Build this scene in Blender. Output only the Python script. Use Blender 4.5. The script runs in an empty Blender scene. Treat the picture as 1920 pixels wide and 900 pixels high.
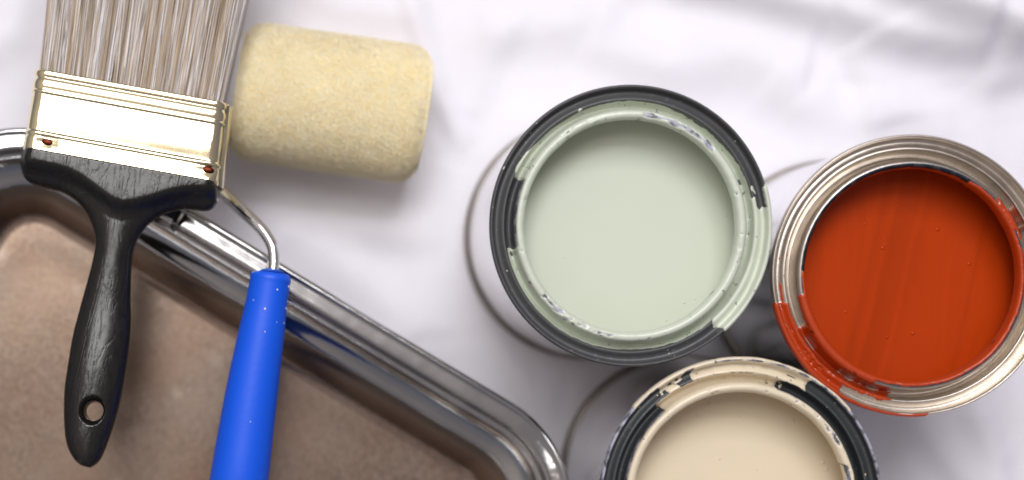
import bpy, bmesh, math, random
import numpy as np
from mathutils import Matrix, Vector
rng = np.random.default_rng(7)
random.seed(7)
SC = bpy.context.scene
COL = SC.collection
R = math.radians

# ---------------------------------------------------------------- camera
ZC, FPX, VX, VY = 0.852, 3617.0, 530.0, 605.0      # height over the cloth, focal length in photo pixels, nadir
cam_d = bpy.data.cameras.new('camera')
cam = bpy.data.objects.new('camera', cam_d); COL.objects.link(cam)
cam.location = (0, 0, ZC)
cam_d.sensor_width = 36; cam_d.lens = FPX / 1920 * 36
cam_d.shift_x = (960 - VX) / 1920; cam_d.shift_y = (VY - 450) / 1920
cam_d.clip_start = 0.02; cam_d.clip_end = 20
cam_d.dof.use_dof = True
cam_d.dof.focus_distance = ZC - 0.098
cam_d.dof.aperture_fstop = cam_d.lens / 22.0
SC.camera = cam

# ---------------------------------------------------------------- world and lamps
wd = bpy.data.worlds.new('World'); SC.world = wd; wd.use_nodes = True
nt = wd.node_tree; nt.nodes.clear()
wo = nt.nodes.new('ShaderNodeOutputWorld'); bg = nt.nodes.new('ShaderNodeBackground')
tc = nt.nodes.new('ShaderNodeTexCoord'); sx = nt.nodes.new('ShaderNodeSeparateXYZ')
mr = nt.nodes.new('ShaderNodeMapRange'); mx = nt.nodes.new('ShaderNodeMix'); mx.data_type = 'RGBA'
nt.links.new(tc.outputs['Generated'], sx.inputs[0]); dp = nt.nodes.new('ShaderNodeVectorMath'); dp.operation = 'DOT_PRODUCT'
nt.links.new(tc.outputs['Generated'], dp.inputs[0]); dp.inputs[1].default_value = (0.8, -0.6, 0)
nt.links.new(dp.outputs['Value'], mr.inputs['Value'])
mr.inputs['From Min'].default_value = -0.22; mr.inputs['From Max'].default_value = 0.14
nt.links.new(mr.outputs[0], mx.inputs[0])
mx.inputs[6].default_value = (0.48, 0.42, 0.39, 1); mx.inputs[7].default_value = (0.24, 0.215, 0.225, 1)
mz = nt.nodes.new('ShaderNodeMapRange'); nt.links.new(sx.outputs['Z'], mz.inputs['Value'])   # the room is dark low down, paler towards its ceiling
mz.inputs['From Min'].default_value = 0.05; mz.inputs['From Max'].default_value = 0.95
mz.inputs['To Min'].default_value = 0.42; mz.inputs['To Max'].default_value = 1.25
mc = nt.nodes.new('ShaderNodeMix'); mc.data_type = 'RGBA'; nt.links.new(mz.outputs[0], mc.inputs[0])
mc.inputs[6].default_value = (0.40, 0.46, 0.60, 1); nt.links.new(mx.outputs[2], mc.inputs[7])
nt.links.new(mc.outputs[2], bg.inputs[0]); nt.links.new(mz.outputs[0], bg.inputs[1])
nt.links.new(bg.outputs[0], wo.inputs[0])

def area(name, loc, target, sx_, sy_, power, col):
    l = bpy.data.lights.new(name, 'AREA'); l.shape = 'RECTANGLE'; l.size = sx_; l.size_y = sy_
    l.energy = power; l.color = col
    o = bpy.data.objects.new(name, l); COL.objects.link(o); o.location = loc
    d = Vector(target) - Vector(loc); o.rotation_euler = d.to_track_quat('-Z', 'Y').to_euler()
    return o
area('window_light', (0.10, 1.38, 2.25), (0.08, 0.03, 0), 1.35, 0.9, 41.5, (0.96, 0.955, 1.0))
area('overhead_softbox', (-0.30, 0.70, 2.2), (-0.1, 0.1, 0), 0.9, 0.72, 15.0, (1.0, 0.98, 0.96))

SC.view_settings.view_transform = 'Standard'; SC.view_settings.look = 'None'
SC.view_settings.exposure = 0.0; SC.view_settings.gamma = 1.0
SC.cycles.use_denoising = True

# ---------------------------------------------------------------- helpers
def W(px, py, z):
    k = (ZC - z) / FPX
    return Vector(((px - VX) * k, -(py - VY) * k, z))

def link(o, parent=None):
    COL.objects.link(o)
    if parent: o.parent = parent
    return o

def mesh(name, V, F, mat, parent=None, smooth=True, attrs=None):
    """V (n,3) array; F array of quads or tris, or list of such arrays."""
    V = np.asarray(V, dtype=np.float32); Fs = F if isinstance(F, list) else [F]
    me = bpy.data.meshes.new(name)
    me.vertices.add(len(V)); me.vertices.foreach_set('co', V.ravel())
    idx = np.concatenate([np.asarray(f, dtype=np.int32).ravel() for f in Fs])
    tot = np.concatenate([np.full(len(f), np.asarray(f).shape[1], dtype=np.int32) for f in Fs])
    st = np.concatenate([[0], np.cumsum(tot)[:-1]]).astype(np.int32)
    me.loops.add(len(idx)); me.loops.foreach_set('vertex_index', idx)
    me.polygons.add(len(tot)); me.polygons.foreach_set('loop_start', st)
    me.polygons.foreach_set('loop_total', tot)
    me.update(calc_edges=True)
    me.validate()
    if smooth: me.polygons.foreach_set('use_smooth', np.ones(len(me.polygons), dtype=bool))
    if attrs:
        for k, a in attrs.items():
            at = me.attributes.new(k, 'FLOAT', 'POINT'); at.data.foreach_set('value', np.asarray(a, dtype=np.float32))
    me.materials.append(mat)
    return link(bpy.data.objects.new(name, me), parent)

def thing(name, label, cat, loc=(0, 0, 0), group=None):
    o = bpy.data.objects.new(name, None); COL.objects.link(o); o.location = loc
    o.empty_display_size = 0.02
    o['label'] = label; o['category'] = cat
    if group: o['group'] = group
    return o

def grid_faces(n, m, wrap=False):
    """rows n, columns m; wrap closes the columns."""
    i = np.arange(n - 1)[:, None]; j = np.arange(m if wrap else m - 1)[None, :]
    a = i * m + j; b = i * m + (j + 1) % m; c = (i + 1) * m + (j + 1) % m; d = (i + 1) * m + j
    return np.stack([a, b, c, d], -1).reshape(-1, 4)

def hsh(i, j, k, seed):
    h = (i * 374761393 + j * 668265263 + k * 2147483647 + seed * 974634777) & 0xffffffff
    h = ((h ^ (h >> 13)) * 1274126177) & 0xffffffff
    return ((h ^ (h >> 16)) & 0xffff) / 65535.0
def noise(x, y, z=0.0, seed=0):
    """value noise, about -1..1"""
    x, y, z = np.broadcast_arrays(np.asarray(x, float), np.asarray(y, float), np.asarray(z, float))
    xi, yi, zi = [np.floor(a).astype(np.int64) for a in (x, y, z)]
    f = [a - b for a, b in ((x, xi), (y, yi), (z, zi))]
    u, v, w = [t * t * t * (t * (t * 6 - 15) + 10) for t in f]
    r = 0
    for a in (0, 1):
        for b in (0, 1):
            for c in (0, 1):
                r = r + hsh(xi + a, yi + b, zi + c, seed) * (u if a else 1 - u) * (v if b else 1 - v) * (w if c else 1 - w)
    return r * 2 - 1
def fbm(x, y, z=0.0, seed=0, oct=4):
    r = 0; a = 1; s = 0
    for o in range(oct):
        r = r + a * noise(x * 2**o, y * 2**o, np.asarray(z) * 2**o, seed + o); s += a; a *= .5
    return r / s
def sstep(a, b, x):
    t = np.clip((x - a) / (b - a), 0, 1); return t * t * (3 - 2 * t)

# ---------------------------------------------------------------- materials
class Mat:
    def __init__(s, name):
        s.m = bpy.data.materials.new(name); s.m.use_nodes = True; s.t = s.m.node_tree; s.t.nodes.clear()
        s.out = s.n('ShaderNodeOutputMaterial')
    def n(s, typ, **kw):
        o = s.t.nodes.new(typ)
        for k, v in kw.items(): setattr(o, k, v)
        return o
    def l(s, a, b): s.t.links.new(a, b)
    def coord(s, scale=(1, 1, 1), rot=(0, 0, 0)):
        c = s.n('ShaderNodeTexCoord'); m = s.n('ShaderNodeMapping'); s.l(c.outputs['Object'], m.inputs[0])
        m.inputs['Scale'].default_value = scale; m.inputs['Rotation'].default_value = rot
        return m.outputs[0]
    def noise(s, vec, scale, detail=3, rough=.55, dist=0):
        o = s.n('ShaderNodeTexNoise'); s.l(vec, o.inputs['Vector']); o.inputs['Scale'].default_value = scale
        o.inputs['Detail'].default_value = detail; o.inputs['Roughness'].default_value = rough
        o.inputs['Distortion'].default_value = dist
        return o.outputs['Fac']
    def ramp(s, fac, stops):
        o = s.n('ShaderNodeValToRGB'); s.l(fac, o.inputs[0]); e = o.color_ramp.elements
        while len(e) < len(stops): e.new(.5)
        for i, (p, c) in enumerate(stops):
            e[i].position = p; e[i].color = (*(c if isinstance(c, tuple) else (c, c, c)), 1)
        return o.outputs[0]
    def math(s, op, a, b=None, clamp=False):
        o = s.n('ShaderNodeMath', operation=op, use_clamp=clamp)
        for i, v in enumerate((a, b)):
            if v is None: continue
            if isinstance(v, (int, float)): o.inputs[i].default_value = v
            else: s.l(v, o.inputs[i])
        return o.outputs[0]
    def mix(s, f, a, b):
        o = s.n('ShaderNodeMix', data_type='RGBA')
        for i, v in ((0, f), (6, a), (7, b)):
            if isinstance(v, (int, float)): o.inputs[i].default_value = v
            elif isinstance(v, tuple): o.inputs[i].default_value = (*v, 1)
            else: s.l(v, o.inputs[i])
        return o.outputs[2]
    def attr(s, name):
        o = s.n('ShaderNodeAttribute', attribute_name=name); return o.outputs['Fac']
    def bump(s, h, dist, strength=1.0, normal=None):
        o = s.n('ShaderNodeBump'); s.l(h, o.inputs['Height']); o.inputs['Distance'].default_value = dist
        o.inputs['Strength'].default_value = strength
        if normal: s.l(normal, o.inputs['Normal'])
        return o.outputs[0]
    def bsdf(s, color, rough=.5, metal=0.0, normal=None, **kw):
        o = s.n('ShaderNodeBsdfPrincipled')
        for k, v in (('Base Color', color), ('Roughness', rough), ('Metallic', metal)):
            if isinstance(v, (int, float)): o.inputs[k].default_value = v
            elif isinstance(v, tuple): o.inputs[k].default_value = (*v, 1)
            else: s.l(v, o.inputs[k])
        for k, v in kw.items():
            o.inputs[k.replace('_', ' ')].default_value = v
        if normal: s.l(normal, o.inputs['Normal'])
        return o.outputs[0]
    def done(s, sh): s.l(sh, s.out.inputs['Surface']); return s.m

def mat_cloth():
    M = Mat('white_cotton'); v = M.coord()
    n1 = M.noise(v, 35, 4); n2 = M.noise(v, 900, 2)
    c = M.ramp(n1, [(.3, (.78, .765, .82)), (.7, (.82, .805, .86))])
    nm = M.bump(n2, .0003, .35); nm = M.bump(n1, .0015, .5, nm)
    return M.done(M.bsdf(c, .9, normal=nm))
def mat_tin(name, col, rough, speck=.5, bump=.00008):
    M = Mat(name); v = M.coord(); n = M.noise(v, 1400, 2); b = M.noise(v, 60, 4)
    c = M.mix(b, tuple(x * .8 for x in col), tuple(min(1, x * 1.08) for x in col))
    r = M.math('ADD', M.math('MULTIPLY', b, .16), rough - .08)
    return M.done(M.bsdf(c, r, 1.0, normal=M.bump(n, bump, speck)))
def mat_plain(name, col, rough=.5, metal=0.0, bump=None, **kw):
    M = Mat(name); v = M.coord(); n = M.noise(v, bump[0] if bump else 300, 3)
    c = M.mix(n, tuple(x * .93 for x in col), tuple(min(1, x * 1.05) for x in col))
    nm = M.bump(n, bump[1], .6) if bump else None
    return M.done(M.bsdf(c, rough, metal, normal=nm, **kw))
def mat_ring(name, base, base_metal, base_rough, paint, bare_col=(.42, .42, .50)):
    """bare or coated metal, with paint where the mesh carries a coat of it"""
    M = Mat(name); v = M.coord(); fine = M.noise(v, 1500, 2); mid = M.noise(v, 260, 3); soft = M.noise(v, 70, 3)
    cv = M.math('ADD', M.attr('cover'), M.math('MULTIPLY', M.math('SUBTRACT', mid, .5), 2.2))
    mask = M.math('MULTIPLY', M.math('ADD', cv, .15), 3.0, clamp=True)
    wr = M.ramp(M.noise(v, 420, 3, .7), [(.62, 0.0), (.70, 1.0)])
    bc = M.mix(soft, tuple(x * .8 for x in base), tuple(min(1, x * 1.15) for x in base))
    bc = M.mix(M.math('MULTIPLY', wr, .18), bc, (.35, .34, .35))
    bc = M.mix(M.math('MULTIPLY', M.attr('bare'), M.ramp(mid, [(.40, .85 if bare_col[0] < .1 else .15), (.55, 1.0)])), bc, bare_col)
    s1 = M.bsdf(bc, M.math('ADD', M.math('MULTIPLY', mid, .2), base_rough - .1), base_metal, normal=M.bump(fine, .00012, .5))
    pit = M.ramp(M.noise(v, 330, 2, .5), [(.27, 0.0), (.31, 1.0)])
    pc = M.mix(soft, tuple(x * .86 for x in paint), tuple(min(1, x * 1.06) for x in paint))
    pc = M.mix(pit, tuple(x * .35 for x in paint), pc)
    nm = M.bump(M.math('ADD', M.math('MULTIPLY', mid, .5), soft), .0005, .4)
    s2 = M.bsdf(pc, .34, 0.0, normal=nm, Coat_Weight=.2, Coat_Roughness=.15)
    mxs = M.n('ShaderNodeMixShader'); M.l(mask, mxs.inputs[0]); M.l(s1, mxs.inputs[1]); M.l(s2, mxs.inputs[2])
    return M.done(mxs.outputs[0])
def mat_paint(name, col, streak=0.0, dark=None):
    M = Mat(name); v = M.coord(scale=(1, .22, 1), rot=(0, 0, R(-14))); n = M.noise(v, 60, 3, .5, 1.2)
    v2 = M.coord(); n2 = M.noise(v2, 30, 2)
    f = M.ramp(n, [(.38, 0.0), (.52, 1.0), (.62, .45), (.7, 1.0)])
    if streak:                                       # a broad darker wedge and thin lines coloured across the disc
        w = M.n('ShaderNodeSeparateXYZ'); M.l(M.coord(rot=(0, 0, R(13))), w.inputs[0])
        warp = M.math('ADD', w.outputs[0], M.math('MULTIPLY', M.math('SUBTRACT', M.noise(M.coord(), 16, 1), .5), .009))
        k = M.ramp(M.math('ADD', M.math('MULTIPLY', warp, 8.0), .5), [(.0, 1.0), (.38, 1.0), (.40, .25), (.43, .8), (.445, .1), (.50, .35), (.515, 1.0), (.53, .5), (.56, .9), (.72, 1.0), (.735, .45), (.75, 1.0)])
        f = M.math('MULTIPLY', M.math('ADD', M.math('MULTIPLY', f, .35), .65), k)
    c = M.mix(f, tuple(x * (1 - streak) for x in col), col)
    c = M.mix(M.math('MULTIPLY', n2, .06), c, dark or tuple(x * .8 for x in col))
    return M.done(M.bsdf(c, .30, normal=M.bump(n2, .0006, .3), Specular_IOR_Level=.12))
def mat_bristle():
    M = Mat('synthetic_filament'); f = M.attr('shade')
    c = M.ramp(f, [(0, (.24, .16, .09)), (.22, (.42, .31, .20)), (.45, (.58, .47, .35)), (.62, (.50, .44, .40)), (.8, (.78, .75, .73)), (1, (.88, .87, .88))])
    return M.done(M.bsdf(c, .42, Specular_IOR_Level=.5))
def mat_fleece(name='yellow_wool', thru=.02):
    M = Mat(name); f = M.attr('shade')
    c = M.ramp(f, [(0, (1.0, .83, .41)), (.5, (1.0, .885, .55)), (1, (1.0, .96, .76))])
    a = M.bsdf(c, 1.0, Sheen_Weight=1.0, Sheen_Roughness=.6)
    tl = M.n('ShaderNodeBsdfTranslucent'); M.l(c, tl.inputs[0]); ms = M.n('ShaderNodeMixShader'); ms.inputs[0].default_value = thru
    M.l(a, ms.inputs[1]); M.l(tl.outputs[0], ms.inputs[2])
    return M.done(ms.outputs[0])
def mat_handle():
    M = Mat('black_stained_wood'); v = M.coord(scale=(1, .22, 1)); n = M.noise(v, 60, 2, .5, .4)
    w = M.math('PINGPONG', M.math('MULTIPLY', n, 16.0), .5)
    line = M.ramp(w, [(.0, 0.0), (.22, 1.0)])
    gate = M.ramp(M.noise(M.coord(scale=(1, .3, 1)), 700, 2, .6), [(.40, 1.0), (.56, 0.0)])
    line = M.math('MAXIMUM', line, gate)
    tick = M.ramp(M.noise(M.coord(scale=(1, .10, 1)), 1500, 2, .5), [(.34, 0.0), (.42, 1.0)])
    h = M.math('MULTIPLY', line, M.math('ADD', M.math('MULTIPLY', tick, .5), .5))
    sm = M.noise(M.coord(), 120, 3)
    c = M.mix(h, (.004, .0035, .003), M.mix(sm, (.008, .007, .0065), (.012, .0105, .0095)))
    nm = M.bump(h, .00010, .5); nm = M.bump(sm, .0006, .2, nm)
    return M.done(M.bsdf(c, M.math('ADD', M.math('MULTIPLY', sm, .12), .18), normal=nm, Specular_IOR_Level=.5))
def mat_blue():
    M = Mat('blue_plastic'); v = M.coord(); n = M.noise(v, 500, 3); sc = M.ramp(M.noise(v, 210, 1, .4), [(.86, 0.0), (.87, 1.0)])
    c = M.mix(sc, (.0, .095, .76), (.6, .62, .68))
    return M.done(M.bsdf(c, .5, normal=M.bump(n, .0002, .35), Specular_IOR_Level=.5))
def mat_tray():
    M = Mat('worn_tinplate'); v = M.coord(); big = M.noise(v, 16, 4, .6); fl = M.noise(M.coord(rot=(0, 0, R(30)), scale=(1, .6, 1)), 330, 3, .6)
    f = M.attr('floor')
    cw = M.mix(big, (.34, .35, .36), (.60, .59, .57))
    gr = M.ramp(M.noise(M.coord(rot=(0, 0, R(30)), scale=(1, .7, 1)), 620, 2, .6), [(.32, 0.0), (.68, 1.0)]); cf = M.mix(M.math('ADD', M.math('MULTIPLY', fl, .4), M.math('MULTIPLY', gr, .6)), (.22, .165, .13), (.48, .38, .305)); cf = M.mix(M.ramp(big, [(.4, 0.0), (.65, .55)]), cf, (.42, .34, .28))
    spots = M.ramp(M.noise(v, 55, 3, .6), [(.62, 0.0), (.74, .35)])
    rust = M.ramp(M.noise(v, 24, 3, .6), [(.40, 0.0), (.65, .35)]); cf = M.mix(rust, cf, (.36, .22, .14)); cf = M.mix(spots, cf, (.66, .58, .50))
    c = M.mix(f, cw, cf)
    ro = M.math('ADD', M.math('MULTIPLY', f, .10), M.math('ADD', M.math('MULTIPLY', big, .1), .09))
    nm = M.bump(M.math('MULTIPLY', gr, f), .00003, .4); nm = M.bump(M.math('MULTIPLY', M.noise(v, 90, 2), M.math('SUBTRACT', 1.0, f)), .0003, .25, nm)
    return M.done(M.bsdf(c, ro, 1.0, normal=nm))

CLOTH = mat_cloth()
GOLD = mat_tin('gold_plated_steel', (1.0, .84, .56), .14, .2, .00003)
RIVET = mat_plain('copper_nail', (.075, .016, .008), .35, 1.0)
CHROME = mat_tin('chromed_wire', (.92, .92, .94), .10, .1, .00002)
TINBODY = mat_tin('tin_can_wall', (.93, .92, .93), .2, .2, .00003)
SEAM = mat_tin('tarnished_tin_seam', (.30, .275, .245), .35)
INSIDE = {}

# ---------------------------------------------------------------- the cloth
CANS = {'green': (1183, 423), 'beige': (1390, 935), 'orange': (1712, 516)}
CAN_H = .115; KPX = (ZC - CAN_H) / FPX       # metres per photo pixel at the can tops
def can_xy(k):
    p = W(*CANS[k], CAN_H); return p.x, p.y
FOLDS = [  # photo points, height (mm), width either side (px) left/right of travel direction
    ([(1200, -70), (1390, -26), (1500, 6), (1600, 34), (1680, 62), (1760, 76), (1850, 80)], 16, 95, 40),
    ([(1600, -60), (1740, -10), (1860, 36), (1990, 90), (2200, 170)], 22, 120, 40),
    ([(745, -80), (775, 30), (800, 120), (835, 210), (890, 300)], 5, 26, 16),
    ([(905, 560), (950, 640), (985, 720), (1005, 830), (1010, 960)], 7, 50, 16),
    ([(1035, 660), (1030, 760), (1050, 860), (1045, 980)], 5, 20, 14),
    ([(1080, 640), (1110, 740), (1120, 900)], 4, 18, 22),
    ([(1585, 80), (1625, 150), (1645, 250)], 6, 90, 26),
    ([(1820, 150), (1900, 130), (2010, 150)], 6, 50, 30),
    ([(545, 400), (660, 520), (780, 660)], 4, 50, 70),
    ([(860, 300), (810, 460), (850, 640)], 3.5, 40, 50),
    ([(960, 20), (910, 120), (890, 230)], 4, 30, 50),
    ([(1080, 70), (1240, 120), (1400, 100), (1520, 130)], 6, 70, 50),
    ([(1480, 180), (1560, 260), (1600, 330)], 3, 50, 40),
    ([(1820, 760), (1860, 860), (1870, 980)], 5, 24, 30),
    ([(1700, 780), (1760, 850), (1850, 960)], 4, 40, 20),
    ([(880, 60), (1010, 50), (1120, 20), (1200, -60)], 4, 60, 40),
    ([(600, 380), (700, 430), (840, 450)], 3, 40, 30),
    ([(560, -30), (640, 20), (760, 30)], 4, 30, 30),
    ([(-60, 120), (20, 60), (60, -60)], 5, 40, 40),
    ([(1420, 150), (1500, 200), (1640, 230), (1800, 225)], 3, 60, 40),
]
def seg_dist(X, Y, pts):
    best = np.full(X.shape, 1e9); sg = np.zeros(X.shape); tt = np.zeros(X.shape); n = len(pts) - 1
    for i in range(n):
        (x0, y0), (x1, y1) = pts[i], pts[i + 1]; dx, dy = x1 - x0, y1 - y0; L2 = dx * dx + dy * dy
        t = np.clip(((X - x0) * dx + (Y - y0) * dy) / L2, 0, 1)
        ex, ey = X - (x0 + t * dx), Y - (y0 + t * dy); d = np.hypot(ex, ey); m = d < best
        best = np.where(m, d, best); sg = np.where(m, np.sign(dx * ey - dy * ex), sg); tt = np.where(m, (i + t) / n, tt)
    return best, sg, tt
nx, ny = 620, 480
gx = np.linspace(-.42, .62, nx); gy = np.linspace(-.38, .45, ny)
X, Y = np.meshgrid(gx, gy)
PX = VX + X * FPX / ZC; PY = VY - Y * FPX / ZC
wob = fbm(PX / 170, PY / 170, 0, 3, 3) * 14
H = fbm(PX / 330, PY / 330, 0, 11, 2) * .0042
H += (1 - np.abs(fbm(PX / 210 + .4 * noise(PX / 400, PY / 400, 0, 5), PY / 260, 0, 21, 2))) ** 2 * .0011
H += fbm(PX / 120 + PY / 300, PY / 200, 0, 33, 2) * .0009
H *= 1 - .75 * sstep(1280, 1480, PX) * sstep(330, 200, PY)
for pts, h, wl, wr in FOLDS:
    d, s, t = seg_dist(PX + wob * .6, PY + wob * .5, pts)
    w = np.where(s > 0, wr, wl)
    H += h * .001 * np.exp(-(d / w) ** 2 * .8) * np.minimum(1, .35 + 3 * np.sin(np.pi * np.clip(t, .02, .98)))
for _ in range(3):                                    # heavy cotton: no kinks sharper than a few millimetres
    Hp = np.pad(H, 1, mode='edge'); H = (Hp[:-2, 1:-1] + Hp[2:, 1:-1] + Hp[1:-1, :-2] + Hp[1:-1, 2:] + 2 * H) / 6
flat = np.ones_like(X)
for k in CANS:
    cx, cy = can_xy(k); flat *= sstep(.052, .085, np.hypot(X - cx, Y - cy))
rc = W(620, 193, .03); flat *= .35 + .65 * sstep(.03, .06, np.hypot(X - rc.x, Y - rc.y))
tr = W(300, 800, 0); 
H = (H - H.min() * .0) * flat
# under the tray the cloth lies flat
ud = np.array((.856, -.517)); vd = np.array((-.517, -.856))
o0 = W(839, 957, .06)
tu = (X - o0.x) * ud[0] + (Y - o0.y) * ud[1]; tv = (X - o0.x) * vd[0] + (Y - o0.y) * vd[1]
under = sstep(-.03, .01, tv + .04) * sstep(-.02, .02, .05 - tu)
H = H * (1 - under) - .001 * under
H = np.maximum(H, -.002)
mesh('ground_cloth', np.stack([X, Y, H], -1).reshape(-1, 3), grid_faces(ny, nx), CLOTH)['kind'] = 'structure'

# ---------------------------------------------------------------- paint cans
NA = 1080
PROFILE = [(257.5, -7), (259.5, -6), (263.5, -4.4), (265, -2.2), (264.3, -.7), (262.3, 0), (259.8, -.1), (258, -1.0), (257, -2.4), (255, -3.5),
           (251, -3.9), (246, -3.5), (241.5, -2.7), (238, -2.4), (235.6, -2.8), (234.3, -4.2), (233, -5.8), (230.5, -7.2), (226, -7.9), (222, -7.6), (219.8, -6.4)]
LIP = [(219.8, -6.4), (218.4, -3.6), (217, -1.6), (214.2, -.3), (210.5, .2), (206.3, .1), (203, -.6), (201.4, -1.8), (201, -3.4), (201.6, -5.2), (203.5, -6.2)]
def dense(prof, per=4):
    P = np.array(prof, float); out = []
    for i in range(len(P) - 1):
        p0 = P[max(i - 1, 0)]; p1 = P[i]; p2 = P[i + 1]; p3 = P[min(i + 2, len(P) - 1)]
        for t in np.arange(per) / per:
            out.append(.5 * (2 * p1 + (p2 - p0) * t + (2 * p0 - 5 * p1 + 4 * p2 - p3) * t * t + (3 * p1 - p0 - 3 * p2 + p3) * t ** 3))
    out.append(P[-1]); return np.array(out)
def lathe(name, prof, mat, parent, n=NA, coverf=None, wob=0.0, seed=0, thick=.00045):
    """prof in (photo px at the can top, mm below the top)"""
    P = dense(prof); a = np.linspace(0, 2 * np.pi, n, endpoint=False)
    d = np.gradient(P * np.array([KPX * 1000, 1.0]), axis=0); L = np.hypot(d[:, 0], d[:, 1]); nr, nz = -d[:, 1] / L, d[:, 0] / L
    sgn = -1.0                                          # profiles run from outside inwards: this turns normals up/out
    nr, nz = nr * sgn, nz * sgn
    rr = P[:, 0][:, None] * np.ones(n)[None]; zz = P[:, 1][:, None] * np.ones(n)[None]; AA = np.ones(len(P))[:, None] * a[None]
    dd = wob * (noise(np.cos(AA) * 2.2, np.sin(AA) * 2.2, 0, seed + 70))
    rad = (rr + dd) * KPX; z = CAN_H + zz * .001
    attrs = None
    if coverf is not None:
        A0 = np.degrees(AA)
        A1 = A0 + 2.4 * fbm(rr / 13.0, np.cos(AA) * 9, np.sin(AA) * 9, seed + 60, 3)
        cv = coverf(A1, rr, seed)
        bare = np.clip(sstep(219, 217, rr) + sstep(257.5, 259, rr) * (coverf is cover_beige), 0, 1)
        if coverf is cover_orange: bare = sstep(212, 209.5, rr)
        th = thick * sstep(-.3, 3.0, cv) * (.75 + .3 * fbm(np.cos(AA) * 8, np.sin(AA) * 8, rr * .05, seed + 3, 3))
        rad = rad + nr[:, None] * th; z = z + nz[:, None] * th
        attrs = {'cover': cv.ravel(), 'bare': bare.ravel()}
    V = np.stack([rad * np.cos(AA), rad * np.sin(AA), z], -1).reshape(-1, 3)
    return mesh(name, V, grid_faces(len(P), n, True), mat, parent, attrs=attrs)

def box_sd(A, Rr, a0, a1, r0, r1):
    """signed distance (px) to an arc box, positive inside; angles in degrees, a0 < a1"""
    mid = (a0 + a1) / 2; half = (a1 - a0) / 2
    da = (A - mid + 180) % 360 - 180
    d1 = (half - np.abs(da)) * np.pi / 180 * Rr
    return np.minimum(d1, np.minimum(Rr - r0, r1 - Rr))
def dots(A, Rr, lst):
    out = np.full(A.shape, -99.0)
    for a, r, s, el in lst:
        da = ((A - a + 180) % 360 - 180) * np.pi / 180 * r
        out = np.maximum(out, s - np.hypot(da / el, Rr - r))
    return out
def rand_dots(n, a0, a1, r0, r1, s0, s1, seed):
    g = np.random.default_rng(seed)
    return [(g.uniform(a0, a1), g.uniform(r0, r1), g.uniform(s0, s1), g.uniform(1, 2.6)) for _ in range(n)]
def rag(A, Rr, seed, amp=2.2):
    c, s = np.cos(np.radians(A)) * Rr, np.sin(np.radians(A)) * Rr
    return amp * fbm(c / 16, s / 16, 0, seed, 4)

def cover_green(A, Rr, seed):
    n = rag(A, Rr, seed)
    edge = 234.2 + 1.2 * np.sin(np.radians(A) * 5) + 5.5 * sstep(136, 150, A) * sstep(158, 152, A)
    c = (edge - Rr) + n * .5
    c = np.minimum(c, -box_sd(A, Rr, 157, 190.5, 215.4, 300) + n * .25)         # bare coating in the channel, left
    c = np.maximum(c, box_sd(A, Rr, -49.5, 9, 228, 300) + n * 1.4)              # heavy run down the right side
    c = np.maximum(c, box_sd(A, Rr, 5, 13, 228, 243) + n)
    c = np.maximum(c, box_sd(A, Rr, 8, 17.5, 257.5, 270) + n * .6)
    c = np.maximum(c, dots(A, Rr, [(17.5, 241, 3.2, 2.2), (16, 243.5, 2.4, 2), (113, 237, 3.0, 1.3)] + rand_dots(26, 0, 360, 240, 262, .5, 1.15, 5)))
    c = np.minimum(c, -dots(A, Rr, [(193, 226, 2.8, 2), (225, 209, 2.2, 2.4), (246, 208, 1.8, 2), (22, 227, 2.2, 1.6), (24.5, 222, 1.2, 1.5), (235, 214, 2.6, 2)] + rand_dots(40, 0, 360, 200, 232, .4, 1.0, 6)))
    worn = np.minimum(box_sd(A, Rr, 42, 84, 206.5, 212.5), 20) + rag(A, Rr, seed + 9, 4.5) - .6
    c = np.minimum(c, -worn)
    worn = box_sd(A, Rr, 96, 128, 209, 213) + rag(A, Rr, seed + 12, 4.5) - 3.0
    c = np.minimum(c, -worn)
    worn = box_sd(A, Rr, 218, 262, 203, 215) + rag(A, Rr, seed + 15, 6.5) - 5.8
    return np.minimum(c, -worn)
def cover_beige(A, Rr, seed):
    n = rag(A, Rr, seed)
    c = box_sd(A, Rr, 59, 111.5, 236.0, 290) + n
    c = np.maximum(c, box_sd(A, Rr, 115.5, 127, 246.5, 290) + n * 1.4)
    c = np.maximum(c, box_sd(A, Rr, 119.5, 123.5, 236, 248) + n * 1.5)
    c = np.maximum(c, box_sd(A, Rr, 38, 140, 260.6, 290) + n * .9)
    c = np.maximum(c, box_sd(A, Rr, 71.5, 130, 190, 236.5) + n * .5)
    c = np.maximum(c, (216.2 - Rr) + n * .4)
    c = np.maximum(c, dots(A, Rr, [(68.5, 226, 4.2, .8), (126, 244, 2.0, 1.4), (129, 247, 1.6, 1)] + rand_dots(18, 0, 180, 222, 262, .5, 1.2, 15)))
    c = np.minimum(c, -dots(A, Rr, [(118, 252, 2.4, 2.0), (121.5, 251, 2.0, 1.5), (35, 211, 3.4, 1.3), (66, 249, 1.3, 7)] + rand_dots(14, 40, 140, 204, 258, .4, 1.0, 16)))
    worn = box_sd(A, Rr, 44, 100, 259.0, 262.5) + rag(A, Rr, seed + 4, 3.0) - 1.0
    c = np.minimum(c, -worn)
    worn = box_sd(A, Rr, -10, 62, 205, 215) + rag(A, Rr, seed + 7, 6.0) - 5.6
    c = np.minimum(c, -worn)
    worn = box_sd(A, Rr, 4, 18, 202, 209) + rag(A, Rr, seed + 8, 2.0) - .5
    return np.minimum(c, -worn)
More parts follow.
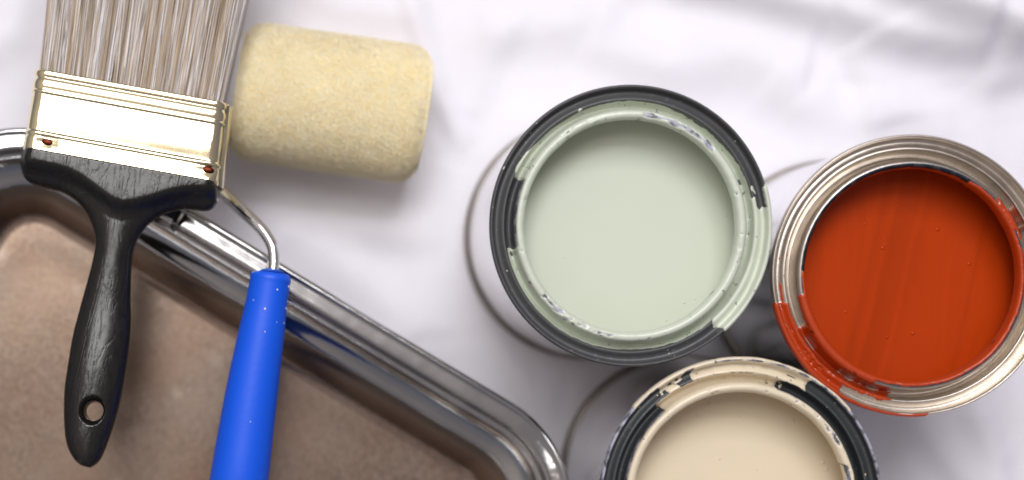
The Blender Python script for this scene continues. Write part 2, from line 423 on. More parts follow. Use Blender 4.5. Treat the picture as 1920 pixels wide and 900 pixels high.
def cover_orange(A, Rr, seed):
    n = rag(A, Rr, seed, 2.8)
    c = box_sd(A, Rr, 192, 238, 235, 290) + n * 1.3
    c = np.maximum(c, box_sd(A, Rr, 235, 276, 260.5, 290) + n * .6)
    c = np.maximum(c, box_sd(A, Rr, 183.5, 193, 242, 247.5) + n * 1.1)
    c = np.maximum(c, box_sd(A, Rr, 206, 233.5, 190, 236) + n)
    c = np.maximum(c, box_sd(A, Rr, 232, 262, 219, 239) + rag(A, Rr, seed + 30, 13) - 3.6)
    c = np.maximum(c, box_sd(A, Rr, 233, 262, 234.5, 240.5) + rag(A, Rr, seed + 31, 6) - .6)
    c = np.maximum(c, box_sd(A, Rr, 14, 44, 203, 226) + rag(A, Rr, seed + 33, 12) - 6.5)
    c = np.maximum(c, box_sd(A, Rr, 178, 420, 190, 208.5) + n)
    c = np.maximum(c, (202.3 - Rr) + n * .4)
    c = np.maximum(c, box_sd(A, Rr, 190, 250, 190, 218) + n * .6)
    c = np.maximum(c, dots(A, Rr, rand_dots(16, 170, 290, 222, 262, .5, 1.4, 25)))
    c = np.minimum(c, -dots(A, Rr, [(214.5, 226, 2.2, 6.5)] + rand_dots(22, 190, 240, 238, 258, .4, 1.0, 26)))
    return c

def paint_disc(name, z, mat, parent, seed, n=160, m=40):
    a = np.linspace(0, 2 * np.pi, n, endpoint=False); r = np.linspace(0, 1, m) ** .8 * .0513
    AA = np.ones(m)[:, None] * a[None]; RR = r[:, None] * np.ones(n)[None]
    x = RR * np.cos(AA); y = RR * np.sin(AA)
    zz = z + .0016 * sstep(.0482, .0513, RR) + .00022 * fbm(x * 45, y * 45, 0, seed, 2)
    return mesh(name, np.stack([x, y, zz], -1).reshape(-1, 3), grid_faces(m, n, True), mat, parent)
def bubbles(spots, z, mat, parent):
    V, F = [], []; k = 0
    for x, y, r in spots:
        for i in range(4):
            ph = i / 3 * np.pi / 2
            for j in range(10):
                t = j / 10 * 2 * np.pi
                V.append((x + r * np.cos(ph) * np.cos(t), y + r * np.cos(ph) * np.sin(t), z - r * .2 + r * .45 * np.sin(ph)))
        f = grid_faces(4, 10, True) + k; F.append(f); k += 40
    o = mesh('bubbles', V, np.concatenate(F), mat, parent); o['kind'] = 'stuff'; return o

def make_can(key, label, base, metal, rough, paint, coverf, seed, level, rot=0.0, streak=0.0, bub=(), dark=None):
    x, y = can_xy(key)
    t = thing('paint_can', label, 'paint can', (x, y, 0), 'open paint cans on the cloth')
    lathe('body', [(250, -113.5), (253.6, -112.5), (254, -108), (253.6, -90), (253.6, -60), (253.6, -30), (253.8, -10), (257.5, -7)], TINBODY, t, 360, wob=.35, seed=seed)
    lathe('bottom_seam', [(253, -108.2), (256, -107.8), (259, -108.4), (261.5, -109.6), (262, -112), (261, -114.2), (260, -115), (255, -114.7), (253, -112)], SEAM, t, 360)
    b = mesh('base', *disc_arrays(.0519, .0015), SEAM, t)
    m = mat_ring(key + '_ring', base, metal, rough, paint, (.05, .065, .09) if key == 'orange' else (.42, .42, .50))
    rg = lathe('top_ring', PROFILE, m, t, coverf=coverf, wob=.5, seed=seed)
    lathe('inner_lip', LIP, m, rg, coverf=coverf, wob=.5, seed=seed)
    wallm = mat_plain(key + '_paint_coated_wall', paint, .4, bump=(150, .0006))
    lathe('inside_wall', [(203.5, -6.4), (208, -8.4), (215, -9.0), (240, -9.0), (250, -9.6), (252, -11), (252, -20), (252, -40), (252, -70), (252, -110)], wallm, t, 240)
    pm = mat_paint(key + '_liquid', paint, streak, dark)
    p = paint_disc('paint', CAN_H - level, pm, t, seed)
    if bub:
        sp = []
        for (bx, by, br) in bub:
            q = W(bx, by, CAN_H - level); sp.append((q.x - x, q.y - y, br))
        bubbles(sp, CAN_H - level, pm, p)
    return t
def disc_arrays(r, z, n=64):
    V = [(0, 0, z)] + [(r * math.cos(i / n * 2 * math.pi), r * math.sin(i / n * 2 * math.pi), z) for i in range(n)]
    F = [(0, i + 1, (i + 1) % n + 1) for i in range(n)]
    return np.array(V), np.array(F)

def near(lst, s): return [(x, y, r * s) for x, y, r in lst]
make_can('green', 'large open can of pale sage green paint with a dark grey rim and green drips', (.078, .079, .081), .15, .46,
         (.61, .655, .545), cover_green, 101, .021,
         bub=near([(1140, 395, 1), (1268, 380, 1), (1362, 405, 2), (1283, 567, 2), (1303, 560, 1.6), (1060, 483, 1.3), (1110, 470, 1), (1250, 600, 1.6), (1090, 260, 1.5), (1205, 545, 1)], .0003))
make_can('beige', 'open can of creamy beige paint with a black rim, cut off by the lower edge', (.048, .052, .055), .15, .42,
         (.74, .645, .48), cover_beige, 202, .022, dark=(.58, .46, .32),
         bub=near([(1330, 755, 2), (1329, 773, 1.6), (1305, 780, 2.4), (1385, 735, 3.4), (1279, 808, 2.4), (1229, 822, 3.6), (1386, 781, 1.6), (1407, 765, 1.8), (1411, 764, 1.6), (1447, 767, 1.6), (1492, 772, 2.4), (1486, 790, 3.8),
                   (1488, 831, 1.6), (1451, 838, 1.6), (1543, 867, 3.2), (1350, 860, 1.5), (1420, 880, 1.3), (1550, 880, 3.0)], .00032))
make_can('orange', 'open can of burnt orange paint with bare ridged tin rim at the right edge', (.63, .57, .50), 1.0, .36,
         (.44, .043, .003), cover_orange, 303, .021, streak=.2, dark=(.35, .025, .003),
         bub=near([(1655, 465, 3.4), (1660, 460, 2), (1817, 495, 3.2), (1585, 585, 3.6), (1663, 632, 2.4), (1622, 420, 2.2), (1758, 430, 3.5), (1712, 625, 3), (1700, 395, 1.5)], .0003))

# ---------------------------------------------------------------- roller tray
RZ = .060
def tray():
    kz = (ZC - RZ) / FPX
    t = thing('roller_tray', 'metal roller tray with rolled rim and brownish worn floor beneath the paint brush', 'paint tray')
    c1 = W(839, 957, RZ); t.location = (c1.x, c1.y, 0)                # arc centre of the near corner
    Ro = 235 * kz; Ls = 935 * kz; Lw = .27
    # outline (outer edge, counter-clockwise) in local u,v: corners' arc centres
    cs = [(0, 0), (-Ls, 0), (-Ls, Lw), (0, Lw)]                      # v grows into the tray; outer side lies at v=-Ro
    prof = [(.0006, RZ - .0085), (-.0002, RZ - .006), (-.0003, RZ - .003), (.0001, RZ - .0010), (.0009, RZ - .0001), (.0018, RZ), (.0026, RZ - .0006), (.0034, RZ - .0007), (.0056, RZ - .0004), (.0076, RZ - .0002), (.0086, RZ - .0004),
            (.0094, RZ - .0014), (.0099, RZ - .0030), (.0106, RZ - .0040), (.0117, RZ - .0042), (.0125, RZ - .0047), (.0131, RZ - .0060), (.0150, RZ - .0082), (.0172, RZ - .0102), (.0195, RZ - .0114), (.0218, RZ - .0122), (.0232, RZ - .0136),
            (.0256, RZ - .0188), (.0274, RZ - .0252), (.0292, RZ - .0318), (.0310, RZ - .0378), (.0326, RZ - .0424), (.0342, RZ - .0446), (.037, RZ - .0450)]
    P = dense([(a * 1000, b * 1000) for a, b in prof], 3) / 1000
    pts = []                                                          # outline stations: arc centre, direction, along-edge coordinate
    ang = [(-90, 0), (180, 270), (90, 180), (0, 90)]                  # directions (u,v) degrees for each corner
    path = []
    def straight(c0, c1, dr, n):
        for i in range(n): 
            f = i / n; path.append((c0[0] + (c1[0] - c0[0]) * f, c0[1] + (c1[1] - c0[1]) * f, dr))
    def arc(c, a0, a1, n):
        for i in range(n): path.append((c[0], c[1], a0 + (a1 - a0) * i / n))
    NARC = 70
    straight(cs[1], cs[0], -90, 160); arc(cs[0], -90, 0, NARC); straight(cs[0], cs[3], 0, 60); arc(cs[3], 0, 90, 24)
    straight(cs[3], cs[2], 90, 30); arc(cs[2], 90, 180, 24); straight(cs[2], cs[1], 180, 60); arc(cs[1], 180, 270, NARC)
    Q = np.array(path); n = len(Q); m = len(P)
    dx = np.cos(np.radians(Q[:, 2])); dy = np.sin(np.radians(Q[:, 2]))
    off = P[:, 0][:, None]; z = P[:, 1][:, None] * np.ones(n)[None]
    rad = Ro - off
    U = Q[:, 0][None] + dx[None] * rad; Vv = Q[:, 1][None] + dy[None] * rad
    # the rolled rim starts with a small step left of the brush; wrinkles where the sheet is bent round the corners
    rimz = sstep(.0125, .009, off) * np.ones(n)[None]
    notch = W(341, 403, RZ); nu = (notch.x - c1.x) * .856 + (notch.y - c1.y) * -.517
    onedge = (np.abs(Q[:, 2] + 90) < 1)[None]
    z = z - rimz * onedge * .0022 * sstep(nu + .0012, nu - .0012, U) * sstep(nu - .11, nu - .09, U)
    corner = np.array([min(1.0, max(0.0, math.sin(math.radians(q[2] * 2)) ** 2)) if (q[2] % 90) else 0 for q in Q])[None]
    arcang = np.radians(Q[:, 2])[None]
    wr = np.sin(arcang * 88 + 2.5 * noise(arcang * 9, off * 200, 0, 5)) * .5 + noise(arcang * 60, off * 500, 0, 8)
    z = z + corner ** .5 * wr * .00004 * sstep(.0015, .003, off) * sstep(.0105, .008, off)
    z = z + .00012 * fbm(U * 60, Vv * 60, 0, 44, 3) * sstep(.034, .016, off) + .0004 * noise(U * 14, Vv * 14, 0, 46)
    th = math.atan2(-.517, .856)
    def tow(U, V):                                                   # local u,v -> world axes
        return U * .856 + V * -.517, U * -.517 + V * -.856
    def place(U, V, Z):
        x, y = tow(U, V); return np.stack([x, y, Z], -1).reshape(-1, 3)
    TM = mat_tray()
    i1 = 3 * 14                                                      # rim rows
    V0 = place(U, Vv, z)
    F = grid_faces(m, n, True)[:, ::-1]
    rows = np.repeat(np.arange(m - 1), n)
    def sub(name, r0, r1, fl):
        me = mesh(name, V0.reshape(m, n, 3)[r0:r1 + 1].reshape(-1, 3), grid_faces(r1 - r0 + 1, n, True)[:, ::-1], TM, t,
                  attrs={'floor': np.repeat(sstep(m - 20, m - 11, np.arange(r0, r1 + 1)) * fl, n)})
        s = me.modifiers.new('thickness', 'SOLIDIFY'); s.thickness = .0006; s.offset = -1
        return me
    sub('rim', 0, i1, 1); sub('side_wall', i1, m - 1, 1)
    # floor: inner ring collapsed towards the centre line in several steps
    K = 40; inner = V0.reshape(m, n, 3)[-1]; iu = U[-1]; iv = Vv[-1]
    cu, cv_ = -Ls / 2, Lw / 2
    f = np.linspace(0, 1, K)[:, None]
    FU = iu[None] * (1 - f) + cu * f; FV = iv[None] * (1 - f) + cv_ * f
    z_in = z[-1][None]
    FZ = z_in + .0004 * fbm(FU * 16, FV * 16, 0, 51, 1) * sstep(0, .1, f) - .0000 * f
    mesh('floor_plate', place(FU, FV, FZ * np.ones_like(FU)), grid_faces(K, n, True)[:, ::-1], TM, t, attrs={'floor': np.ones(K * n)})
    return t
tray()

# ---------------------------------------------------------------- paint brush
TH = R(10.2); TILT = .075
BX = Vector((math.cos(TH), -math.sin(TH), 0)); BY = Vector((math.sin(TH) * math.cos(TILT), math.cos(TH) * math.cos(TILT), -math.sin(TILT)))
BZ = BX.cross(BY); BO = W(228, 318, .0745)
def bl(px, py, h=0.0):
    """photo point -> brush local x,y on the plane h above the brush's mid plane"""
    d = W(px, py, 0) - Vector((0, 0, ZC)); c = Vector((0, 0, ZC)) - (BO + BZ * h)
    t = -c.dot(BZ) / d.dot(BZ); p = c + d * t
    return p.dot(BX), p.dot(BY)
def brush():
    t = thing('paint_brush', 'wide flat paint brush with gold ferrule and black wooden handle lying over the tray rim', 'paint brush')
    t.matrix_world = Matrix(((BX.x, BY.x, BZ.x, BO.x), (BX.y, BY.y, BZ.y, BO.y), (BX.z, BY.z, BZ.z, BO.z), (0, 0, 0, 1)))
    # ferrule ------------------------------------------------------------
    HT = .0105
    x0b, y0 = bl(46, 286); x1b, _ = bl(410, 352); x0t, _y = bl(70, 133); x1t, yt = bl(427, 203)
    prof = [(-.6, -.4), (0, .25), (3, .3), (5.6, .3), (6.4, .0), (7.0, .45), (7.6, .6), (8.2, .3), (8.8, -.15), (9.6, -.2), (13, -.05), (17, 0), (21, -.1), (23.6, -.25), (24.3, -.15),
            (24.9, .45), (25.5, .55), (26.1, .1), (26.8, .15), (28, .45), (29.5, .45), (30.6, .05), (31.3, -.2), (32.0, .3), (33.0, .5), (33.8, .35), (34.3, -.2), (34.0, -.7), (32, -.9), (20, -.9)]
    P = dense(prof, 3) / 1000
    L = (yt + _y) / 2 / .0343; P[:, 0] *= L
    nseg = 240
    # rounded-rectangle section sampled by arc length
    def section(hw, ht, rc):
        pts = []
        for cx, cy, a0 in ((hw - rc, ht - rc, 0), (-hw + rc, ht - rc, 90), (-hw + rc, -ht + rc, 180), (hw - rc, -ht + rc, 270)):
            for i in range(15):
                a = R(a0 + 90 * i / 14); pts.append((cx + rc * math.cos(a), cy + rc * math.sin(a), math.cos(a), math.sin(a)))
            # a few points along the following straight side
            nxt = {0: (-hw + rc, ht, 0, 1), 90: (-hw, -ht + rc, -1, 0), 180: (hw - rc, -ht, 0, -1), 270: (hw, ht - rc, 1, 0)}[a0]
            px, py = pts[-1][0], pts[-1][1]
            for i in range(1, 24): 
                f = i / 24; pts.append((px + (nxt[0] - px) * f, py + (nxt[1] - py) * f, nxt[2], nxt[3]))
        return np.array(pts)
    rows = []
    for y, d in P:
        f = np.clip(y / (.0343 * L), 0, 1); xl = x0b + (x0t - x0b) * f; xr = x1b + (x1t - x1b) * f
        S = section((xr - xl) / 2, HT - .0012 * f, .0052)
        bul = .0004 * math.sin(math.pi * min(1, max(0, (y / L - .0093) / .0145)))
        d = d * .72
        x = S[:, 0] + S[:, 2] * d + (xl + xr) / 2; z = S[:, 1] + S[:, 3] * (d + bul)
        z = z + .00005 * noise(x * 55, y * 90, np.sign(z), 3) 
        # nail dimples
        for dx, dy in ((bl(88, 266, HT)), (bl(389, 318, HT))):
            g = np.exp(-(((x - dx) / .0034) ** 2 + ((y - dy) / .0024) ** 2) ** 1.5) * (z > 0)
            z = z - .0011 * g
        rows.append(np.stack([x, np.full(len(S), y), z], -1))
    A = np.array(rows)
    mesh('ferrule', A.reshape(-1, 3), grid_faces(A.shape[0], A.shape[1], True)[:, ::-1], GOLD, t)
    fer = [o for o in t.children if o.name.startswith('ferrule')][0]
    # folded seam strip down the right side
    bm = bmesh.new()
    vs = []
    for yy, xx in ((-.0006, x1b), (.034 * L, x1t)):
        for dx, z in ((-.0008, -.0075), (.0016, -.0068), (.0020, 0), (.0016, .0050), (.0006, .0062), (-.0008, .0058)):
            vs.append(bm.verts.new((xx + dx, yy, z)))
    for i in range(5): bm.faces.new((vs[i], vs[i + 1], vs[i + 7], vs[i + 6]))
    bm.faces.new(vs[0:6]); bm.faces.new(vs[11:5:-1])
    me = bpy.data.meshes.new('ferrule_seam'); bmesh.ops.bevel(bm, geom=bm.edges[:], offset=.0003, segments=2, affect='EDGES'); bm.to_mesh(me); bm.free()
    me.materials.append(GOLD)
    for p in me.polygons: p.use_smooth = True
    link(bpy.data.objects.new('ferrule_seam', me), fer)
    for q in ((88, 266), (389, 318)):
        dx, dy = bl(*q, HT)
        V, F = [], grid_faces(6, 20, True)
        for i in range(6):
            ph = i / 5 * math.pi / 2
            for j in range(20):
                a = j / 20 * 2 * math.pi
                V.append((dx + .0027 * math.cos(ph) * math.cos(a), dy + .0016 * math.cos(ph) * math.sin(a), HT - .0011 + .0007 * math.sin(ph)))
        mesh('nail', np.array(V), F, RIVET, fer)
    # bristles -----------------------------------------------------------
    N = 7500; K = 6
    u = rng.uniform(-1, 1, N); w = rng.uniform(-1, 1, N)
    ytop = .033 * L; Lb = rng.uniform(.088, .1, N) 
    hw0 = (x1t - x0t) / 2 - .0022; xm = (x1t + x0t) / 2
    fan = .055 * (1 - np.clip(u + 1, 0, 2) / 2) ** 1.0                 # the left side fans out
    bx0 = xm + u * hw0; bz0 = w * .0082
    dirx = -fan * 1.5 + rng.normal(0, .016, N) + .012 * noise(u * 9, 0, 0, 4) + .006
    dirz = w * .012 + rng.normal(0, .012, N) 
    bend = rng.normal(0, .012, N)
    rad = rng.uniform(.00014, .00030, N)
    ts = np.linspace(0, 1, K)
    rings = []
    for i, tt in enumerate(ts):
        yv = ytop - .004 + (Lb + .004) * tt; l = (Lb + .004) * tt
        xc = bx0 + dirx * l + bend * l * tt; zc = bz0 + dirz * l - .02 * l * tt * w
        r = rad * (1 - .55 * tt ** 3)
        ring = []
        for j in range(3):
            a = j * 2.094 + u * 40
            ring.append(np.stack([xc + r * np.cos(a), yv, zc + r * np.sin(a)], -1))
        rings.append(np.stack(ring, 1))
    Vb = np.stack(rings, 1)                                            # N,K,3,3
    base = (np.arange(N) * K * 3)[:, None, None]
    ii = np.arange(K - 1)[:, None] * 3; jj = np.arange(3)[None, :]
    q = np.stack([ii + jj, ii + (jj + 1) % 3, ii + 3 + (jj + 1) % 3, ii + 3 + jj], -1).reshape(1, -1, 4)
    Fb = (base + q).reshape(-1, 4)
    lock = noise(u * 26, w * 2.5, 0, 9) * .24
    sh = np.clip(rng.beta(1.1, 1.1, N) * .78 + .18 + lock, 0, 1)
    o = mesh('bristles', Vb.reshape(-1, 3), Fb, mat_bristle(), t, attrs={'shade': np.repeat(sh, K * 3)}); o['kind'] = 'stuff'
    # handle --------------------------------------------------------------
    left = [(44, 284), (40, 298), (39, 312), (44, 330), (56, 343), (74, 350), (98, 355), (122, 364), (145, 380), (163, 402), (174, 428), (179, 452), (176, 478), (168, 512), (158, 548), (147, 588), (136, 632), (128, 680), (121, 730), (120, 780), (122, 815), (127, 838), (137, 858), (150, 871), (164, 876)]
    right = [(412, 350), (412, 366), (409, 380), (400, 391), (384, 396), (352, 393), (322, 397), (298, 407), (276, 424), (260, 446), (250, 474), (246, 512), (245, 560), (246, 600), (243, 650), (236, 700), (227, 748), (216, 790), (203, 828), (192, 855), (182, 869), (170, 876)]
    Lp = np.array([bl(*p) for p in left]); Rp = np.array([bl(*p) for p in right])
    ybot = min(Lp[-1, 1], Rp[-1, 1]) ; Lp[-1, 1] = Rp[-1, 1] = ybot
    def mono(A):
        yy = A[:, 1].copy()
        for i in range(1, len(yy)): yy[i] = min(yy[i], yy[i - 1] - 1e-5)
        return np.array([A[:, 0], yy]).T
    def densec(A): return dense([tuple(a) for a in A * 1000], 6) / 1000
    Ld, Rd = mono(densec(Lp)), mono(densec(Rp))
    ys = np.concatenate([[.0006], np.linspace(0, -.016, 70)[1:], np.linspace(-.016, -.034, 50)[1:], np.linspace(-.034, ybot + .003, 110)[1:], ybot + .003 * (1 - np.sin(np.linspace(0, np.pi / 2, 14)[1:]))])
    xl = np.interp(-ys, -Ld[:, 1], Ld[:, 0]); xr = np.interp(-ys, -Rd[:, 1], Rd[:, 0])
    ns = 121; s = -np.cos(np.linspace(0, np.pi, ns)) * .6 + np.linspace(-1, 1, ns) * .4
    Xh = (xl + xr)[:, None] / 2 + (xr - xl)[:, None] / 2 * s[None]; Yh = ys[:, None] * np.ones(ns)[None]
    # distance to the outline
    out = np.concatenate([Ld, Rd[::-1]])
    out = out[::3] if len(out) > 500 else out
    a = out[:-1]; b = out[1:]
    p = np.stack([Xh, np.minimum(Yh, -.0)], -1)[:, :, None, :]
    ab = b - a; tt = np.clip(((p - a) * ab).sum(-1) / (ab ** 2).sum(-1), 0, 1)
    D = np.sqrt((((a + tt[..., None] * ab) - p) ** 2).sum(-1)).min(-1)
    D[:, 0] = D[:, -1] = 0; D[-1] = 0
    hwid = (xr - xl)[:, None] / 2
    sh_ = sstep(-.024, -.012, Yh)                                      # 1 in the shoulders
    Rr = np.minimum(hwid * .95, .0125) * (1 - sh_) + .0062 * sh_
    e = np.clip(D / Rr, 0, 1); edge = (1 - (1 - e) ** 2.3) ** (1 / 2.3)
    Tn = .0072 + .0016 * sstep(-.05, -.085, Yh) - .001 * sstep(-.105, -.13, Yh)
    pc = np.array([bl(*q, .01) for q in [(20, 292), (65, 299), (100, 305), (130, 314), (156, 328), (188, 352), (212, 369), (232, 375), (256, 373), (289, 364), (326, 352), (360, 347), (401, 347), (430, 348)]])
    yc = np.interp(Xh, pc[:, 0], pc[:, 1])
    yc = yc
    drop = sstep(.0, .0085, yc - Yh)
    T = .0118 * (1 - drop) + Tn * drop
    # faint flute below the plateau edge
    T = T - .0016 * np.exp(-((yc - Yh - .005) / .0028) ** 2) * sh_
    Zt = edge * T
    nr = len(ys)
    top = np.stack([Xh, Yh, Zt], -1).reshape(-1, 3); bot = np.stack([Xh, Yh, -Zt * .92], -1).reshape(-1, 3)
    F1 = grid_faces(nr, ns)[:, ::-1]; F2 = grid_faces(nr, ns) + nr * ns
    cap = np.array([(j, j + 1, nr * ns + j + 1, nr * ns + j) for j in range(ns - 1)])
    h = mesh('handle', np.concatenate([top, bot]), np.concatenate([F1, F2, cap]), mat_handle(), t)
    bm = bmesh.new(); bm.from_mesh(h.data); bmesh.ops.remove_doubles(bm, verts=bm.verts[:], dist=2e-6)
    bmesh.ops.recalc_face_normals(bm, faces=bm.faces[:]); bm.to_mesh(h.data); bm.free()
    h.data.polygons.foreach_set('use_smooth', np.ones(len(h.data.polygons), dtype=bool))
    # hanging hole: a cutter with flared ends, applied
    hx, hy = bl(175, 770, .006)
    pr = [(.0064, .016), (.0061, .0090), (.0056, .0082), (.0047, .0074), (.0040, .0060), (.0037, -.0058), (.0040, -.0074), (.0052, -.0088), (.0055, -.016)]
    V = [(hx + r * math.cos(j / 64 * 2 * math.pi), hy + r * math.sin(j / 64 * 2 * math.pi), z) for r, z in pr for j in range(64)]
    Vn = np.array(V + [(hx, hy, .016), (hx, hy, -.016)]); nf = len(V)
    c1 = np.array([(j, (j + 1) % 64, nf) for j in range(64)])[:, ::-1]; b0 = (len(pr) - 1) * 64; c2 = np.array([(b0 + j, b0 + (j + 1) % 64, nf + 1) for j in range(64)])
    cut = mesh('cutter', Vn, [grid_faces(len(pr), 64, True), c1, c2], RIVET, t)
    bm = bmesh.new(); bm.from_mesh(cut.data); bmesh.ops.recalc_face_normals(bm, faces=bm.faces[:]); bm.to_mesh(cut.data); bm.free()
    md = h.modifiers.new('hole', 'BOOLEAN'); md.object = cut; md.operation = 'DIFFERENCE'; md.solver = 'EXACT'
    bpy.context.view_layer.update()
    dg = bpy.context.evaluated_depsgraph_get(); nm = bpy.data.meshes.new_from_object(h.evaluated_get(dg))
    h.modifiers.clear(); h.data = nm
    nm.polygons.foreach_set('use_smooth', np.ones(len(nm.polygons), dtype=bool))
    while len(nm.materials) > 1: nm.materials.pop(index=1)
    bpy.data.objects.remove(cut)
brush()

# ---------------------------------------------------------------- mini roller: sleeve, core, wire, handle
def catmull(P, per=10):
    return dense([tuple(p) for p in P], per)
def dense3(P, per=10):
    P = np.array(P, float); out = []
    for i in range(len(P) - 1):
        p0 = P[max(i - 1, 0)]; p1 = P[i]; p2 = P[i + 1]; p3 = P[min(i + 2, len(P) - 1)]
        for t in np.arange(per) / per:
            out.append(.5 * (2 * p1 + (p2 - p0) * t + (2 * p0 - 5 * p1 + 4 * p2 - p3) * t * t + (3 * p1 - p0 - 3 * p2 + p3) * t ** 3))
    out.append(P[-1]); return np.array(out)
def tube(name, P, rad, mat, parent, seg=24, caps=True):
    P = np.array(P, float); T = np.gradient(P, axis=0); T /= np.linalg.norm(T, axis=1)[:, None]
    up = np.array([0, 0, 1.0]); S = np.cross(T, up)
    bad = np.linalg.norm(S, axis=1) < 1e-3; S[bad] = (1, 0, 0); S /= np.linalg.norm(S, axis=1)[:, None]
    N_ = np.cross(S, T); a = np.linspace(0, 2 * np.pi, seg, endpoint=False); rad = np.asarray(rad) * np.ones(len(P))
    V = P[:, None] + rad[:, None, None] * (np.cos(a)[None, :, None] * S[:, None] + np.sin(a)[None, :, None] * N_[:, None])
    n = len(P); V = V.reshape(-1, 3); F = [grid_faces(n, seg, True)]
    if caps:
        V = np.concatenate([V, P[:1], P[-1:]])
        F.append(np.array([(j, n * seg, (j + 1) % seg) for j in range(seg)])); b = (n - 1) * seg
        F.append(np.array([(b + j, b + (j + 1) % seg, n * seg + 1) for j in range(seg)]))
    return mesh(name, V, F, mat, parent)
def roller():
    zc = .0315
    c = W(620, 193, zc); k = (ZC - zc) / FPX
    t = thing('paint_roller', 'mini paint roller with fluffy yellow sleeve, bent steel wire and blue plastic handle', 'paint roller', (c.x, c.y, 0))
    base = Vector((c.x, c.y, 0))
    def L(px, py, z): return W(px, py, z) - base
    ax = Vector((math.cos(R(-8.2)), math.sin(R(-8.2)), 0)); sd = Vector((math.sin(R(8.2)), math.cos(R(8.2)), 0))
    HL = 178 * k; RO = 127.5 * k
    # fleece underlay
    n, m = 420, 260
    u = np.linspace(-1, 1, m); prof_x = []; prof_r = []
    rc = .0095
    for q in u:
        x = q * HL; d = HL - abs(x); r = RO - rc * (1 - math.sqrt(max(0, 1 - (1 - min(1, d / rc)) ** 2))) * 1.0
        prof_x.append(x); prof_r.append(r)
    pre = [(-HL + .002, .021), (-HL + .0002, .024)]; post = [(HL - .0002, .024), (HL - .002, .021)]
    px_ = np.array([a for a, _ in pre] + prof_x + [a for a, _ in post]); pr_ = np.array([b for _, b in pre] + [max(.0195, r) for r in prof_r] + [b for _, b in post])
    a = np.linspace(0, 2 * np.pi, n, endpoint=False)
    XX = px_[:, None] * np.ones(n)[None]; AA = np.ones(len(px_))[:, None] * a[None]; R0 = pr_[:, None] * np.ones(n)[None]
    cy, cz = np.cos(AA), np.sin(AA)
    def bulk(X_, cy, cz): 
        return .0003 * noise(X_ * 45, cy * 1.4, cz * 1.4, 61) + .00015 * fbm(X_ * 300, cy * 8.5, cz * 8.5, 67, 3)
    rr = R0 + bulk(XX, cy, cz)
    flatb = np.maximum(rr * cz, -zc + .0007)                        # rests on the cloth
    axv = np.array(ax); sdv = np.array(sd)
    V = XX[..., None] * axv + (rr * cy)[..., None] * sdv + (flatb + zc)[..., None] * np.array([0, 0, 1.0])
    shade = .5 + .0 * XX
    FM = mat_fleece()
    sl = mesh('sleeve', V.reshape(-1, 3), grid_faces(len(px_), n, True), FM, t, attrs={'shade': np.clip(shade, 0, 1).ravel()})
    # fibres
    N = 110000
    fx = rng.uniform(-1, 1, N) * HL; fa = rng.uniform(R(-35), R(215), N)
    d = HL - np.abs(fx); fr = RO - rc * (1 - np.sqrt(np.maximum(0, 1 - (1 - np.minimum(1, d / rc)) ** 2)))
    fy, fz = np.cos(fa), np.sin(fa); fr = np.maximum(fr, .0195) + bulk(fx, fy, fz) - .0006
    ang = .9 + 1.5 * fbm(fx * 190, fy * 5.5, fz * 5.5, 81, 3) + rng.normal(0, .55, N)
    ln = rng.uniform(.0018, .0042, N); lift = rng.uniform(.04, .26, N)
    endx = np.where(d < rc, np.sign(fx) * (1 - d / rc) * .8, 0)
    def pt(x, a_, r): return np.stack([x[:, None] * axv + (r * np.cos(a_))[:, None] * sdv + (r * np.sin(a_))[:, None] * np.array([0, 0, 1.0])], 0)[0] + np.array([0, 0, zc])
    def prof_r_at(x):
        d_ = np.clip(HL - np.abs(x), 0, rc); return np.maximum(.0195, RO - rc * (1 - np.sqrt(np.maximum(0, 1 - (1 - d_ / rc) ** 2))))
    P0 = pt(fx, fa, fr)
    sg = np.where(rng.random(N) < .5, 1.0, -1.0)
    da = sg * np.cos(ang) * ln / fr; dxx = sg * np.sin(ang) * ln
    x1 = np.clip(fx + dxx * .55, -HL * 1.004, HL * 1.004); x2 = np.clip(fx + dxx, -HL * 1.008, HL * 1.008)
    P1 = pt(x1, fa + da * .55, prof_r_at(x1) + ln * lift * .75)
    cu = rng.normal(0, .5, N)
    P2 = pt(x2 + cu * .0004, fa + da + cu * .012, prof_r_at(x2) + ln * lift * (.8 + .3 * np.sin(cu)))
    rad = rng.uniform(.00007, .00014, N)
    nrm = pt(fx * 0, fa, fr * 0 + 1) - np.array([0, 0, zc]); tg = P2 - P0; tg /= np.linalg.norm(tg, axis=1)[:, None] + 1e-9
    s1 = np.cross(tg, nrm) + nrm * rng.normal(0, .35, N)[:, None]; s1 /= np.linalg.norm(s1, axis=1)[:, None] + 1e-9
    Vf = np.stack([P0 - s1 * rad[:, None], P0 + s1 * rad[:, None], P1 + s1 * (rad * .9)[:, None], P1 - s1 * (rad * .9)[:, None], P2], 1)
    b = (np.arange(N) * 5)[:, None, None]
    q = np.array([[0, 1, 2], [0, 2, 3], [3, 2, 4]])[None]
    ff = np.clip(.55 + .22 * noise(fx * 420, fy * 12, fz * 12, 91) + rng.normal(0, .33, N), 0, 1)
    o = mesh('fleece', Vf.reshape(-1, 3), (b + q).reshape(-1, 3), mat_fleece('yellow_wool_fibre', .12), sl, attrs={'shade': np.repeat(ff, 5)}); o['kind'] = 'stuff'
    # white core with its end cap
    WH = mat_plain('white_plastic', (.82, .82, .86), .35)
    cc = np.array((0, 0, zc))
    def on(x, r=0): return cc + axv * x
    tube('core', [on(-HL - .0041), on(-HL - .0040), on(-HL - .0032), on(0), on(HL - .004)], [.001, .0208, .0216, .0216, .0216], WH, t, 64)
    # wire
    e = on(-HL - .0045)
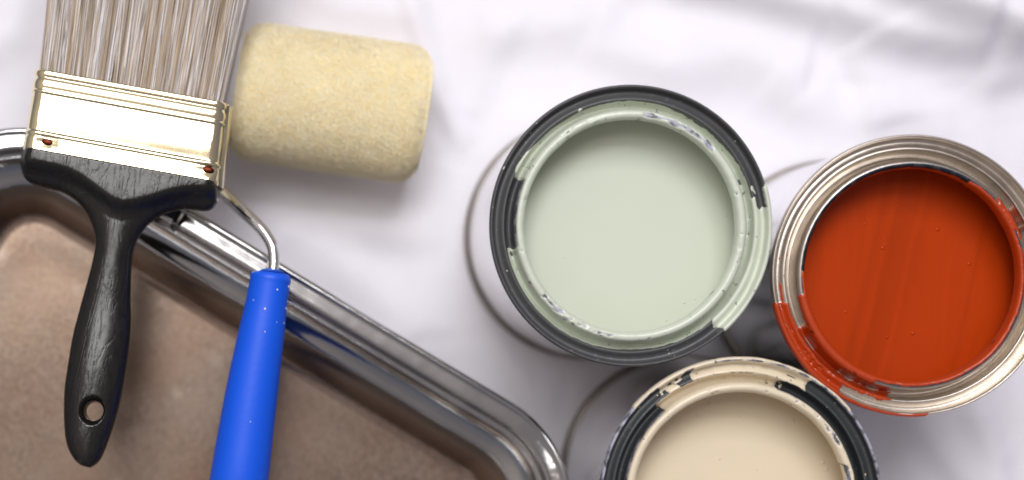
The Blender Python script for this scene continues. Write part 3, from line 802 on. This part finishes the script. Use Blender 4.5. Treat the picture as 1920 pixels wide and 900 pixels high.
    pts = [on(-HL + .02), on(-HL + .005), e, tuple(on(-HL - .0075)), tuple(L(398, 172, .0335)), tuple(L(388, 200, .035)), tuple(L(384, 260, .040)), tuple(L(388, 310, .0455)), tuple(L(410, 350, .051)), tuple(L(445, 386, .057)), tuple(L(478, 417, .0615)), tuple(L(496, 437, .0635)), tuple(L(510, 462, .0655)),
           tuple(L(513, 488, .067)), tuple(L(511, 515, .0685)), tuple(L(505, 545, .0700))]
    pts = [tuple(p) for p in pts]
    tube('wire', dense3(pts, 10), .00235, CHROME, t, 28)
    # handle
    hz = .0720
    ctr = [(509, 511, 31), (508.5, 515, 36), (507.5, 521, 38.5), (505.5, 532, 38.3), (499, 572, 39.5), (491, 620, 43), (482, 673, 46), (472, 735, 49), (461, 810, 52), (449, 893, 54.5), (437, 975, 55), (426, 1050, 51), (418, 1105, 44), (413, 1140, 30), (411, 1148, 10)]
    kk = (ZC - hz) / FPX
    pp = [tuple(L(x, y, hz - .00002 * max(0, y - 900))) for x, y, _ in ctr]; rr_ = [r * kk for *_, r in ctr]
    PR = dense3([(*p, r) for p, r in zip(pp, rr_)], 8)
    hd = tube('handle', PR[:, :3], PR[:, 3], mat_blue(), t, 56)
    spk = []
    for x, y, q in ((541, 537, 1.0), (520, 543, .8), (476, 563, .8), (497, 579, 1.0), (540, 578, .8), (532, 606, .6), (519, 604, .4), (436, 714, .6), (446, 705, .4), (497, 622, .6), (470, 790, .5)):
        i = int(np.argmin(np.abs(PR[:, 1] - L(x, y, hz).y))); c0 = PR[i, :3]; r0 = PR[i, 3]
        dx = np.clip(L(x, y, hz + r0 * .7).x - c0[0], -r0 * .95, r0 * .95)
        spk.append((c0[0] + dx, L(x, y, hz + r0 * .7).y, c0[2] + math.sqrt(r0 * r0 - dx * dx), .00042 * q))
    Vs, Fs = [], []
    for n_, (x, y, z, q) in enumerate(spk):
        for i in range(5):
            for j in range(8):
                ph = (i / 4 - .5) * math.pi; a_ = j / 8 * 2 * math.pi
                Vs.append((x + q * math.cos(ph) * math.cos(a_), y + q * 1.2 * math.cos(ph) * math.sin(a_), z + q * .5 * math.sin(ph)))
        Fs.append(grid_faces(5, 8, True) + n_ * 40)
    o = mesh('paint_specks', np.array(Vs), np.concatenate(Fs), WH, hd); o['kind'] = 'stuff'
    col = [tuple(L(509.5, 508.5, .0715)), tuple(L(509, 514, .0718))]
    tube('collar', [col[0], tuple(np.array(col[0]) * .9 + np.array(col[1]) * .1), col[1]], [.0032, .0046, .0062], mat_plain('blue_collar', (.02, .12, .62), .4), hd, 32)
roller()
